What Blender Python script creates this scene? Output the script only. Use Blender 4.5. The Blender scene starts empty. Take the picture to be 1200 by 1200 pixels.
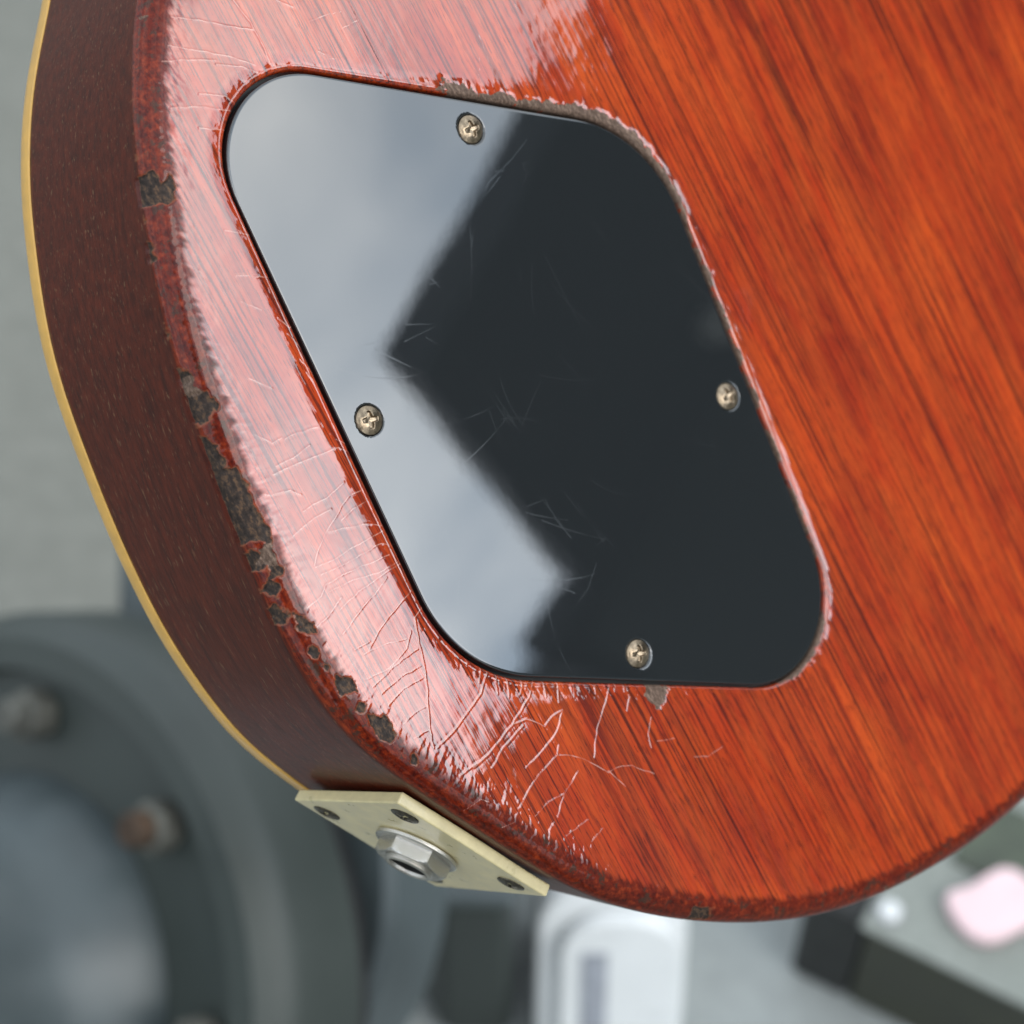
import bpy, math, random
import numpy as np
from mathutils import Matrix, Vector
random.seed(3); rng = np.random.default_rng(7)
SC = bpy.context.scene; COL = SC.collection
R = math.radians

# ------------------------------------------------------------------ camera, sky, sun, exposure
CAMZ = 1.2
cd = bpy.data.cameras.new('camera'); cam = bpy.data.objects.new('camera', cd); COL.objects.link(cam)
cam.location = (0, 0, CAMZ)
CR = Vector((1, 0, 0)); CU = Vector((0, .78475, .61981)); CB = Vector((0, -.61981, .78475))   # right, up, backward
cam.rotation_euler = Matrix((CR, CU, CB)).transposed().to_euler()
cd.lens = 72; cd.sensor_width = 36; cd.clip_start = .01; cd.clip_end = 500
cd.dof.use_dof = True; cd.dof.focus_distance = .331; cd.dof.aperture_fstop = 16.5
SC.camera = cam

SUN_AZ, SUN_EL = -38, 42            # degrees, azimuth counter-clockwise from +X
w = bpy.data.worlds.new('World'); SC.world = w; w.use_nodes = True
nt = w.node_tree; nt.nodes.clear()
wo = nt.nodes.new('ShaderNodeOutputWorld'); wb = nt.nodes.new('ShaderNodeBackground'); wb.inputs[1].default_value = .1
sky = nt.nodes.new('ShaderNodeTexSky'); sky.sky_type = 'NISHITA'; sky.sun_disc = False
sky.sun_elevation = R(SUN_EL); sky.sun_rotation = R(90 - SUN_AZ)
tc = nt.nodes.new('ShaderNodeTexCoord')
mp = nt.nodes.new('ShaderNodeMapping'); mp.inputs['Scale'].default_value = (1, 1, 1.6)
mp.inputs['Location'].default_value = (.15, 1.7, .4)
nz = nt.nodes.new('ShaderNodeTexNoise'); nz.inputs['Scale'].default_value = 4.4; nz.inputs['Detail'].default_value = 5
nz.inputs['Roughness'].default_value = .5; nz.inputs['Distortion'].default_value = .3
nt.links.new(tc.outputs['Generated'], mp.inputs[0]); nt.links.new(mp.outputs[0], nz.inputs['Vector'])
rp = nt.nodes.new('ShaderNodeValToRGB')
rp.color_ramp.elements[0].position = .38; rp.color_ramp.elements[0].color = (6.2, 7.8, 9.6, 1)
rp.color_ramp.elements[1].position = .66; rp.color_ramp.elements[1].color = (19, 19.5, 19.6, 1)
gn = nt.nodes.new('ShaderNodeVectorMath'); gn.operation = 'DOT_PRODUCT'      # added bright patch of cloud, placed for the cover plate's reflection
GLA, GLE = R(-12), R(22)
gn.inputs[1].default_value = (math.cos(GLE)*math.cos(GLA), math.cos(GLE)*math.sin(GLA), math.sin(GLE))
nt.links.new(tc.outputs['Generated'], gn.inputs[0])
def wm(op, a, b):
    m = nt.nodes.new('ShaderNodeMath'); m.operation = op
    for k, v in enumerate((a, b)):
        if isinstance(v, (int, float)): m.inputs[k].default_value = v
        else: nt.links.new(v, m.inputs[k])
    return m.outputs[0]
glow = wm('ADD', wm('MULTIPLY', wm('POWER', wm('MAXIMUM', gn.outputs['Value'], 0.), 14.), 2.6), 1.)
vs = nt.nodes.new('ShaderNodeVectorMath'); vs.operation = 'SCALE'; nt.links.new(rp.outputs[0], vs.inputs[0]); nt.links.new(glow, vs.inputs['Scale'])
mx = nt.nodes.new('ShaderNodeMix'); mx.data_type = 'RGBA'; mx.inputs[0].default_value = .85
nt.links.new(nz.outputs['Fac'], rp.inputs[0])
nt.links.new(sky.outputs[0], mx.inputs[6]); nt.links.new(vs.outputs[0], mx.inputs[7])
nt.links.new(mx.outputs[2], wb.inputs[0]); nt.links.new(wb.outputs[0], wo.inputs[0])

sl = bpy.data.lights.new('sun', 'SUN'); sl.energy = .9; sl.angle = R(32); sl.color = (1, .95, .88)
so = bpy.data.objects.new('sun', sl); COL.objects.link(so)
sd_ = Vector((math.cos(R(SUN_EL))*math.cos(R(SUN_AZ)), math.cos(R(SUN_EL))*math.sin(R(SUN_AZ)), math.sin(R(SUN_EL))))
so.rotation_euler = sd_.to_track_quat('Z', 'Y').to_euler(); so.location = sd_*20
SC.view_settings.view_transform = 'Standard'; SC.view_settings.look = 'None'
SC.view_settings.exposure = 0.3; SC.view_settings.gamma = 1

# ------------------------------------------------------------------ geometry of the place
# the guitar's back lies in a plane tilted to the lens; lengths on it are in millimetres
F = 2400.
tau, phi = R(35), R(10); DIST = 342.
n_c = np.array([math.sin(tau)*math.cos(phi), math.sin(tau)*math.sin(phi), math.cos(tau)])
e1_c = np.array([1, 0, 0]) - n_c[0]*n_c; e1_c /= np.linalg.norm(e1_c); e2_c = np.cross(n_c, e1_c)
O_c = np.array([0, 0, -DIST])
WM = np.array([CR, CU, CB]).T
def ray(p):
    p = np.atleast_2d(np.array(p, float)); return np.c_[(p[:, 0]-600)/F, -(p[:, 1]-600)/F, -np.ones(len(p))]
def on_back(p, h=0.):
    """measured points -> millimetres on the plane h mm below the back"""
    d = ray(p); t = (O_c@n_c-h)/(d@n_c); q = d*t[:, None]-O_c; return np.c_[q@e1_c, q@e2_c]
def at_h(p, z=0.):
    """measured point -> place at height z (metres)"""
    q = (WM@ray([p])[0]); return Vector(q*((CAMZ-z)/-q[2])+np.array([0, 0, CAMZ]))
def at_d(p, t):
    return Vector((WM@ray([p])[0])*t+np.array([0, 0, CAMZ]))
G = Matrix.Identity(4)
ge1, ge2, gn, gO = WM@e1_c, WM@e2_c, WM@n_c, WM@O_c/1000+np.array([0, 0, CAMZ])
for i in range(3):
    G[i][0], G[i][1], G[i][2], G[i][3] = ge1[i], ge2[i], gn[i], gO[i]

# ------------------------------------------------------------------ helpers
def tag(o, label=None, cat=None, group=None, kind=None):
    for k, v in (('label', label), ('category', cat), ('group', group), ('kind', kind)):
        if v: o[k] = v
    return o
def empty(name, mat=None, parent=None):
    o = bpy.data.objects.new(name, None); COL.objects.link(o); o.empty_display_size = .05
    if parent: o.parent = parent
    if mat is not None: o.matrix_local = mat
    return o
def link(name, me, mat=None, parent=None, smooth=True, mw=None):
    o = bpy.data.objects.new(name, me); COL.objects.link(o)
    if mat: me.materials.append(mat)
    if smooth: me.polygons.foreach_set('use_smooth', np.ones(len(me.polygons), bool))
    if parent: o.parent = parent
    if mw is not None: o.matrix_local = mw
    return o
def mesh_np(name, V, Fc, attrs=None):
    me = bpy.data.meshes.new(name); V = np.asarray(V, np.float32); Fc = np.asarray(Fc, np.int32)
    k = Fc.shape[1]
    me.vertices.add(len(V)); me.vertices.foreach_set('co', V.ravel())
    me.loops.add(Fc.size); me.loops.foreach_set('vertex_index', Fc.ravel())
    me.polygons.add(len(Fc)); me.polygons.foreach_set('loop_start', np.arange(0, Fc.size, k, dtype=np.int32))
    me.update(calc_edges=True); me.validate()
    for a, val in (attrs or {}).items():
        at = me.attributes.new(a, 'FLOAT', 'POINT'); at.data.foreach_set('value', np.asarray(val, np.float32))
    return me
def grid_faces(nr, nc, closed=False, flip=False, off=0):
    i = np.arange(nr-1)[:, None]; j = np.arange(nc if closed else nc-1)[None]
    a = i*nc+j; b = i*nc+(j+1) % nc; c = (i+1)*nc+(j+1) % nc; d = (i+1)*nc+j
    q = np.stack([a, b, c, d], -1).reshape(-1, 4)+off
    return q[:, ::-1] if flip else q
def pydata(name, v, f, mat=None, parent=None, smooth=False, mw=None, bevel=0, seg=2):
    me = bpy.data.meshes.new(name); me.from_pydata([tuple(x) for x in v], [], [tuple(x) for x in f]); me.validate(); me.update()
    o = link(name, me, mat, parent, smooth, mw)
    if bevel:
        m = o.modifiers.new('bevel', 'BEVEL'); m.width = bevel; m.segments = seg; m.limit_method = 'ANGLE'; m.angle_limit = R(35)
        me.polygons.foreach_set('use_smooth', np.ones(len(me.polygons), bool))
        m.harden_normals = True
    return o
def box(name, c0, c1, mat, parent=None, mw=None, bevel=.004, seg=3):
    (x0, y0, z0), (x1, y1, z1) = c0, c1
    v = [(x0, y0, z0), (x1, y0, z0), (x1, y1, z0), (x0, y1, z0), (x0, y0, z1), (x1, y0, z1), (x1, y1, z1), (x0, y1, z1)]
    f = [(0, 3, 2, 1), (4, 5, 6, 7), (0, 1, 5, 4), (1, 2, 6, 5), (2, 3, 7, 6), (3, 0, 4, 7)]
    return pydata(name, v, f, mat, parent, mw=mw, bevel=bevel, seg=seg)
def prism(name, poly, z0, z1, mat, parent=None, mw=None, bevel=0, seg=2):
    n = len(poly); v = [(x, y, z0) for x, y in poly]+[(x, y, z1) for x, y in poly]
    f = [tuple(range(n))[::-1], tuple(range(n, 2*n))]+[(i, (i+1) % n, n+(i+1) % n, n+i) for i in range(n)]
    return pydata(name, v, f, mat, parent, mw=mw, bevel=bevel, seg=seg)
def lathe(name, prof, mat, parent=None, mw=None, seg=64, smooth=True):
    """profile of (radius, height) spun round local z"""
    a = np.linspace(0, 2*np.pi, seg, endpoint=False); V = []
    for r, z in prof: V.append(np.c_[r*np.cos(a), r*np.sin(a), np.full(seg, z)])
    me = mesh_np(name, np.concatenate(V), grid_faces(len(prof), seg, True))
    o = link(name, me, mat, parent, smooth, mw)
    if smooth:
        m = o.modifiers.new('es', 'EDGE_SPLIT'); m.split_angle = R(38)
    return o

class N:
    """small node-tree writer"""
    def __init__(s, name):
        s.m = bpy.data.materials.new(name); s.m.use_nodes = True; s.t = s.m.node_tree; s.t.nodes.clear()
        s.out = s.t.nodes.new('ShaderNodeOutputMaterial'); s.b = s.t.nodes.new('ShaderNodeBsdfPrincipled')
        s.t.links.new(s.b.outputs[0], s.out.inputs[0])
    def put(s, sock, v):
        if hasattr(v, 'links') or isinstance(v, bpy.types.NodeSocket): s.t.links.new(v, sock)
        else: sock.default_value = v
    def coord(s, scale=(1, 1, 1), rot=0, loc=(0, 0, 0)):
        c = s.t.nodes.new('ShaderNodeTexCoord'); m = s.t.nodes.new('ShaderNodeMapping')
        s.t.links.new(c.outputs['Object'], m.inputs[0])
        m.inputs['Scale'].default_value = scale; m.inputs['Rotation'].default_value = (0, 0, rot); m.inputs['Location'].default_value = loc
        return m.outputs[0]
    def mapv(s, v, scale, loc=(0, 0, 0)):
        m = s.t.nodes.new('ShaderNodeMapping'); s.t.links.new(v, m.inputs[0])
        m.inputs['Scale'].default_value = scale; m.inputs['Location'].default_value = loc; return m.outputs[0]
    def noise(s, v, scale=1, detail=2, rough=.5, dist=0):
        n = s.t.nodes.new('ShaderNodeTexNoise'); s.t.links.new(v, n.inputs['Vector'])
        n.inputs['Scale'].default_value = scale; n.inputs['Detail'].default_value = detail
        n.inputs['Roughness'].default_value = rough; n.inputs['Distortion'].default_value = dist; return n.outputs['Fac']
    def voro(s, v, scale=1, feature='F1'):
        n = s.t.nodes.new('ShaderNodeTexVoronoi'); n.feature = feature; s.t.links.new(v, n.inputs['Vector'])
        n.inputs['Scale'].default_value = scale; return n.outputs['Distance']
    def ramp(s, f, *st):
        n = s.t.nodes.new('ShaderNodeValToRGB'); e = n.color_ramp.elements
        while len(e) < len(st): e.new(.5)
        for k, (p, c) in enumerate(st):
            e[k].position = p; e[k].color = (c, c, c, 1) if not isinstance(c, tuple) else (*c, 1)
        s.put(n.inputs[0], f); return n.outputs[0]
    def rng(s, f, a, b, c=0., d=1., smooth=True):
        n = s.t.nodes.new('ShaderNodeMapRange'); n.interpolation_type = 'SMOOTHSTEP' if smooth else 'LINEAR'
        s.put(n.inputs[0], f)
        for k, v in enumerate((a, b, c, d)): n.inputs[k+1].default_value = v
        return n.outputs[0]
    def mix(s, f, a, b, mode='MIX'):
        n = s.t.nodes.new('ShaderNodeMix'); n.data_type = 'RGBA'; n.blend_type = mode
        s.put(n.inputs[0], f)
        for k, v in ((6, a), (7, b)): s.put(n.inputs[k], (*v, 1) if isinstance(v, tuple) else v)
        return n.outputs[2]
    def math(s, op, a, b=0.):
        n = s.t.nodes.new('ShaderNodeMath'); n.operation = op; s.put(n.inputs[0], a); s.put(n.inputs[1], b); return n.outputs[0]
    def attr(s, name):
        n = s.t.nodes.new('ShaderNodeAttribute'); n.attribute_name = name; return n.outputs['Fac']
    def bump(s, h, dist, strength=1., prev=None):
        n = s.t.nodes.new('ShaderNodeBump'); n.inputs['Distance'].default_value = dist; s.put(n.inputs['Strength'], strength)
        s.put(n.inputs['Height'], h)
        if prev: s.t.links.new(prev, n.inputs['Normal'])
        return n.outputs[0]
    def set(s, **k):
        for a, v in k.items():
            a = a.replace('_', ' ')
            s.put(s.b.inputs[a], (*v, 1) if isinstance(v, tuple) and len(v) == 3 else v)
        return s
def simple(name, col, rough=.5, metal=0., var=.15, scale=40, bump=0., **k):
    s = N(name); c = s.coord((scale,)*3); f = s.noise(c, 1, 4, .6)
    d = tuple(x*(1-var) for x in col); l = tuple(min(1, x*(1+var)) for x in col)
    s.set(Base_Color=s.ramp(f, (.3, d), (.7, l)), Metallic=metal, Roughness=s.rng(f, .3, .7, rough*.85, min(1, rough*1.15)))
    if bump: s.set(Normal=s.bump(f, bump))
    for a, v in k.items(): s.set(**{a: v})
    return s.m

# numpy noise and distance fields
TAB = rng.random((256, 256)).astype(np.float64)
def vnoise(x, y):
    xi = np.floor(x).astype(int); yi = np.floor(y).astype(int); fx = x-xi; fy = y-yi
    fx = fx*fx*(3-2*fx); fy = fy*fy*(3-2*fy)
    g = lambda a, b: TAB[a % 256, b % 256]
    return (g(xi, yi)*(1-fx)+g(xi+1, yi)*fx)*(1-fy)+(g(xi, yi+1)*(1-fx)+g(xi+1, yi+1)*fx)*fy
def fbm(x, y, o=3):
    s = 0; a = .5; t = 0
    for k in range(o): s = s+a*vnoise(x*2**k+17*k, y*2**k+31*k); t += a; a *= .5
    return s/t
def seg_dist(P, lines, maxd=6.):
    """distance from each point to the nearest of many polylines (only near ones are computed)"""
    out = np.full(len(P), maxd)
    for L in lines:
        lo = L.min(0)-maxd; hi = L.max(0)+maxd
        idx = np.nonzero(((P > lo) & (P < hi)).all(1))[0]
        if not len(idx): continue
        Q = P[idx]; best = out[idx]
        for a, b in zip(L[:-1], L[1:]):
            ab = b-a; t = np.clip(((Q-a)@ab)/(ab@ab+1e-9), 0, 1); d = np.hypot(*(Q-a-t[:, None]*ab).T)
            best = np.minimum(best, d)
        out[idx] = best
    return out
def poly_sd(P, polys, maxd=6.):
    out = np.full(len(P), maxd)
    for L in polys:
        C_ = np.vstack([L, L[:1]]); lo = L.min(0)-maxd; hi = L.max(0)+maxd
        idx = np.nonzero(((P > lo) & (P < hi)).all(1))[0]
        if not len(idx): continue
        Q = P[idx]; d = seg_dist(Q, [C_], maxd); ins = np.zeros(len(Q), bool)
        for a, b in zip(C_[:-1], C_[1:]):
            c = ((a[1] > Q[:, 1]) != (b[1] > Q[:, 1])) & (Q[:, 0] < (b[0]-a[0])*(Q[:, 1]-a[1])/(b[1]-a[1]+1e-12)+a[0]); ins ^= c
        out[idx] = np.minimum(out[idx], np.where(ins, -d, d))
    return out
def smooth_closed(P, step=.5, sigma=3.):
    P = np.asarray(P, float); Q = np.vstack([P, P[:1]]); s = np.r_[0, np.cumsum(np.hypot(*np.diff(Q, axis=0).T))]
    n = int(s[-1]/step); t = np.linspace(0, s[-1], n, endpoint=False)
    X = np.c_[np.interp(t, s, Q[:, 0]), np.interp(t, s, Q[:, 1])]
    k = int(4*sigma/step); g = np.exp(-.5*(np.arange(-k, k+1)*step/sigma)**2); g /= g.sum()
    return np.c_[tuple(np.convolve(np.r_[X[-k:, i], X[:, i], X[:k, i]], g, 'valid') for i in (0, 1))]
def round_poly(C_, rad, step=.3):
    out = []; n = len(C_)
    for i in range(n):
        p, c, q = np.array(C_[i-1]), np.array(C_[i]), np.array(C_[(i+1) % n]); r = rad[i]
        u = (p-c)/np.linalg.norm(p-c); v = (q-c)/np.linalg.norm(q-c); ang = math.acos(u@v)
        tl = r/math.tan(ang/2); m = (u+v)/np.linalg.norm(u+v); ctr = c+m*r/math.sin(ang/2)
        a0 = math.atan2(*(c+u*tl-ctr)[::-1]); a1 = math.atan2(*(c+v*tl-ctr)[::-1])
        da = (a1-a0+math.pi) % (2*math.pi)-math.pi
        for t in np.linspace(0, 1, 24): out.append(ctr+r*np.array([math.cos(a0+da*t), math.sin(a0+da*t)]))
    return np.array(out)

# ------------------------------------------------------------------ measured shapes
OUT = [(157, 0), (153, 67), (153, 150), (161, 200), (170, 267), (180, 333), (191, 380), (204, 425), (221, 474), (244, 537), (262, 590), (285, 642), (303, 690), (326, 745), (359, 803), (400, 860), (438, 893), (479, 920), (530, 954), (597, 997), (650, 1032), (697, 1055), (750, 1071), (820, 1081), (880, 1083), (950, 1076), (1015, 1056), (1075, 1026), (1125, 996), (1165, 966), (1200, 933)]
outl = on_back(OUT, 3.4)
AX = np.array([-.56, .83]); AX /= np.linalg.norm(AX); BX = np.array([AX[1]*-1, AX[0]]); TAIL = np.array([150., -30.])
ab = lambda a, b: TAIL+a*AX+b*BX
REST = [(-4, 0), (-3, -40), (3, -75), (16, -110), (42, -142), (80, -158), (120, -159), (160, -147), (200, -128), (235, -112), (270, -106), (310, -113), (350, -122), (390, -116), (418, -95), (428, -62), (426, -30), (420, -10), (415, 5), (405, 16), (352, 31), (345, 38), (362, 50), (382, 62), (392, 76), (385, 86), (365, 90), (335, 91), (300, 91), (275, 91), (252, 93), (234, 99), (225, 107.5), (218.6, 112.5)]
outline = smooth_closed(np.vstack([outl]+[[ab(*p)] for p in REST]), .5, 6.5)

CEN = np.array([8., 20.])
plate_c = [(-64.2, 67.2), (-10.6, -27.3), (81, -27.9), (29.6, 70.9)]
plate_o = round_poly(plate_c, [15.5, 25, 17, 25])
def polar_fn(Pts):
    d = Pts-CEN; th = np.arctan2(d[:, 1], d[:, 0]); r = np.hypot(*d.T)
    P2 = []
    Q = np.vstack([Pts, Pts[:1]])
    for a, b in zip(Q[:-1], Q[1:]):
        k = max(2, int(np.hypot(*(b-a))/.3)); P2.append(a+(b-a)*np.linspace(0, 1, k, endpoint=False)[:, None])
    P2 = np.concatenate(P2); d = P2-CEN; th = np.arctan2(d[:, 1], d[:, 0]); r = np.hypot(*d.T); o = np.argsort(th)
    th, r = th[o], r[o]; th = np.r_[th[-5:]-2*np.pi, th, th[:5]+2*np.pi]; r = np.r_[r[-5:], r, r[:5]]
    return lambda t: np.interp((t+np.pi) % (2*np.pi)-np.pi, th, r)
r_plate = polar_fn(plate_o)

def Z(ox, oy, s, L): return on_back([(ox+x/s, oy+y/s) for x, y in L])
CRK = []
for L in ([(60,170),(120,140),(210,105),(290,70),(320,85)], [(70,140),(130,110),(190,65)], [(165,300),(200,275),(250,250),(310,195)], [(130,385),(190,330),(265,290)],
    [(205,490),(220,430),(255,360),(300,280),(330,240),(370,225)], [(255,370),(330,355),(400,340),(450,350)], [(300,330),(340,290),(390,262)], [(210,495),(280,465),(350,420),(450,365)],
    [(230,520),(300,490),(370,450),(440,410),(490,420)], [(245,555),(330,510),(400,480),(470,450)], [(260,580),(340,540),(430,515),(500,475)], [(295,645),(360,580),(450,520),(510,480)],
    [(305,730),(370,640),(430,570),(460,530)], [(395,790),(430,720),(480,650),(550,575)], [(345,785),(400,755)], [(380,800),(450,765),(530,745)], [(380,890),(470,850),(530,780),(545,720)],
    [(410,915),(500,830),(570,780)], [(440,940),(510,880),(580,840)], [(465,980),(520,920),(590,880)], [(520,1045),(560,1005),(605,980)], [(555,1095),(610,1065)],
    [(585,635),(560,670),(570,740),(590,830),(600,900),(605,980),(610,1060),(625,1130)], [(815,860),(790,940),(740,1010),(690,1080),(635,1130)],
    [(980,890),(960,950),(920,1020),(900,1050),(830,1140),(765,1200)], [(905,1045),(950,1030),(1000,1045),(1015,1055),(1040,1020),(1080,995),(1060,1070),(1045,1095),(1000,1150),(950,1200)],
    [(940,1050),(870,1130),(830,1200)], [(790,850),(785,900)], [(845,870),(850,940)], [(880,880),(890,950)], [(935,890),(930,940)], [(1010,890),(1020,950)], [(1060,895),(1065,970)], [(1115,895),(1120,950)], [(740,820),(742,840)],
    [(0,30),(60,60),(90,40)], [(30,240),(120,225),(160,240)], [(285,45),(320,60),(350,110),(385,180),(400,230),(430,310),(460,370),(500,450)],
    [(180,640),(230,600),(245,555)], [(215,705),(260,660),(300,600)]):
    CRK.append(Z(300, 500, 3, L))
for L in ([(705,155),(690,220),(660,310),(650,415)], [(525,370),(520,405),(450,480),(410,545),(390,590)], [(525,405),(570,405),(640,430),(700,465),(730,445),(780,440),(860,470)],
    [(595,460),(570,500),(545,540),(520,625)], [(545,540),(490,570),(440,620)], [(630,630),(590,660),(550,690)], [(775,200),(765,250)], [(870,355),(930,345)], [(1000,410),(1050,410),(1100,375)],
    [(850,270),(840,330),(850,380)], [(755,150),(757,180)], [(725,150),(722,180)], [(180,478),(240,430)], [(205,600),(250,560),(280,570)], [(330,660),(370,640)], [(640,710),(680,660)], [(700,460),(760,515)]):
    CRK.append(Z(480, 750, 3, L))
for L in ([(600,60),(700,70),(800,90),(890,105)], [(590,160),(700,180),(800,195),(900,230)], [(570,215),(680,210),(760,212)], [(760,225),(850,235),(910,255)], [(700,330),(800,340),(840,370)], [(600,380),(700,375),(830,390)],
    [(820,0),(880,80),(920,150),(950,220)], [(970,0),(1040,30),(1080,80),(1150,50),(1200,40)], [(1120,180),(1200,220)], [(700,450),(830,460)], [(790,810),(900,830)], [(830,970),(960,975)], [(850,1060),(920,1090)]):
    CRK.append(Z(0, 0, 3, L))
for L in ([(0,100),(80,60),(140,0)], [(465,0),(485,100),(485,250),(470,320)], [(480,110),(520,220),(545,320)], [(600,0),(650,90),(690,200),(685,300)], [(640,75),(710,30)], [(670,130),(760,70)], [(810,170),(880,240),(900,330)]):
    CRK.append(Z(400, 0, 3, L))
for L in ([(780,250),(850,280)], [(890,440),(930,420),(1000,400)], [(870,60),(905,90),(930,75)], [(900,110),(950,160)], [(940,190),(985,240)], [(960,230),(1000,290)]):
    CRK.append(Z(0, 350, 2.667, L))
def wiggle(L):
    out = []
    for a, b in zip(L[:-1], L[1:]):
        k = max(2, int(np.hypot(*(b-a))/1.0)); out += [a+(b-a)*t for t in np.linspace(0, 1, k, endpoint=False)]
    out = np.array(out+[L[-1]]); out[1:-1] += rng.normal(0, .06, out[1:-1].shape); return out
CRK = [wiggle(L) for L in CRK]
CHIP = [Z(0,0,3,[(510,600),(545,595),(570,640),(600,620),(610,650),(620,700),(590,715),(510,710)]), Z(0,0,3,[(515,830),(540,820),(565,850),(572,900),(530,905),(510,880)]), Z(0,0,3,[(588,1125),(610,1120),(625,1170),(600,1185)]),
    Z(0,350,2.667,[(600,300),(650,290),(678,330),(665,370),(630,400),(605,360),(590,320)]), Z(0,350,2.667,[(690,520),(740,530),(775,590),(800,650),(840,720),(845,760),(790,765),(750,730),(720,640),(690,580)]),
    Z(0,350,2.667,[(630,410),(665,430),(700,480),(715,520),(690,525),(655,470)]), Z(0,350,2.667,[(850,835),(885,840),(885,870),(850,875)]), Z(0,350,2.667,[(925,985),(985,1010),(990,1045),(950,1045)]),
    Z(0,650,2.182,[(865,310),(910,320),(915,350),(880,360),(865,335)]), Z(0,650,2.182,[(940,410),(990,415),(1015,460),(1000,480),(960,460)]),
    Z(600,850,2,[(430,430),(470,425),(475,455),(435,458)]), Z(600,850,2,[(880,380),(905,375),(900,390)]), Z(600,850,2,[(930,350),(955,352),(940,365)])]
CHIP += [on_back([(x+dx*q, y+dy*q) for dx, dy in ((-1, -1.6), (.3, -1.1), (1, .2), (.7, 1.5), (-.4, 1.2), (-1.1, .3))]) for x, y, q in
    ((201, 418, 4), (224, 440, 6), (228, 490, 5), (262, 545, 6), (287, 640, 5), (308, 655, 8), (335, 720, 6), (370, 765, 4), (425, 830, 4), (487, 890, 3), (178, 250, 3), (166, 175, 2.5), (160, 110, 2), (193, 395, 5), (240, 520, 8), (325, 690, 6), (383, 782, 3))]
PALE = [Z(400,0,3,[(330,300),(360,280),(400,290),(440,300),(470,330),(540,330),(620,340),(680,350),(780,360),(900,385),(980,430),(1060,490),(1120,570),(1180,660),(1215,740),(1170,700),(1120,630),(1050,545),(950,465),(850,425),(700,395),(550,370),(400,345)]),
    Z(480,750,3,[(830,155),(915,155),(905,200),(870,235),(835,210)]),
    Z(0,350,2.667,[(575,240),(615,240),(640,290),(600,300)]), Z(0,350,2.667,[(800,770),(850,770),(870,830),(830,830)]), Z(0,0,3,[(500,40),(530,45),(520,60)])]

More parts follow.
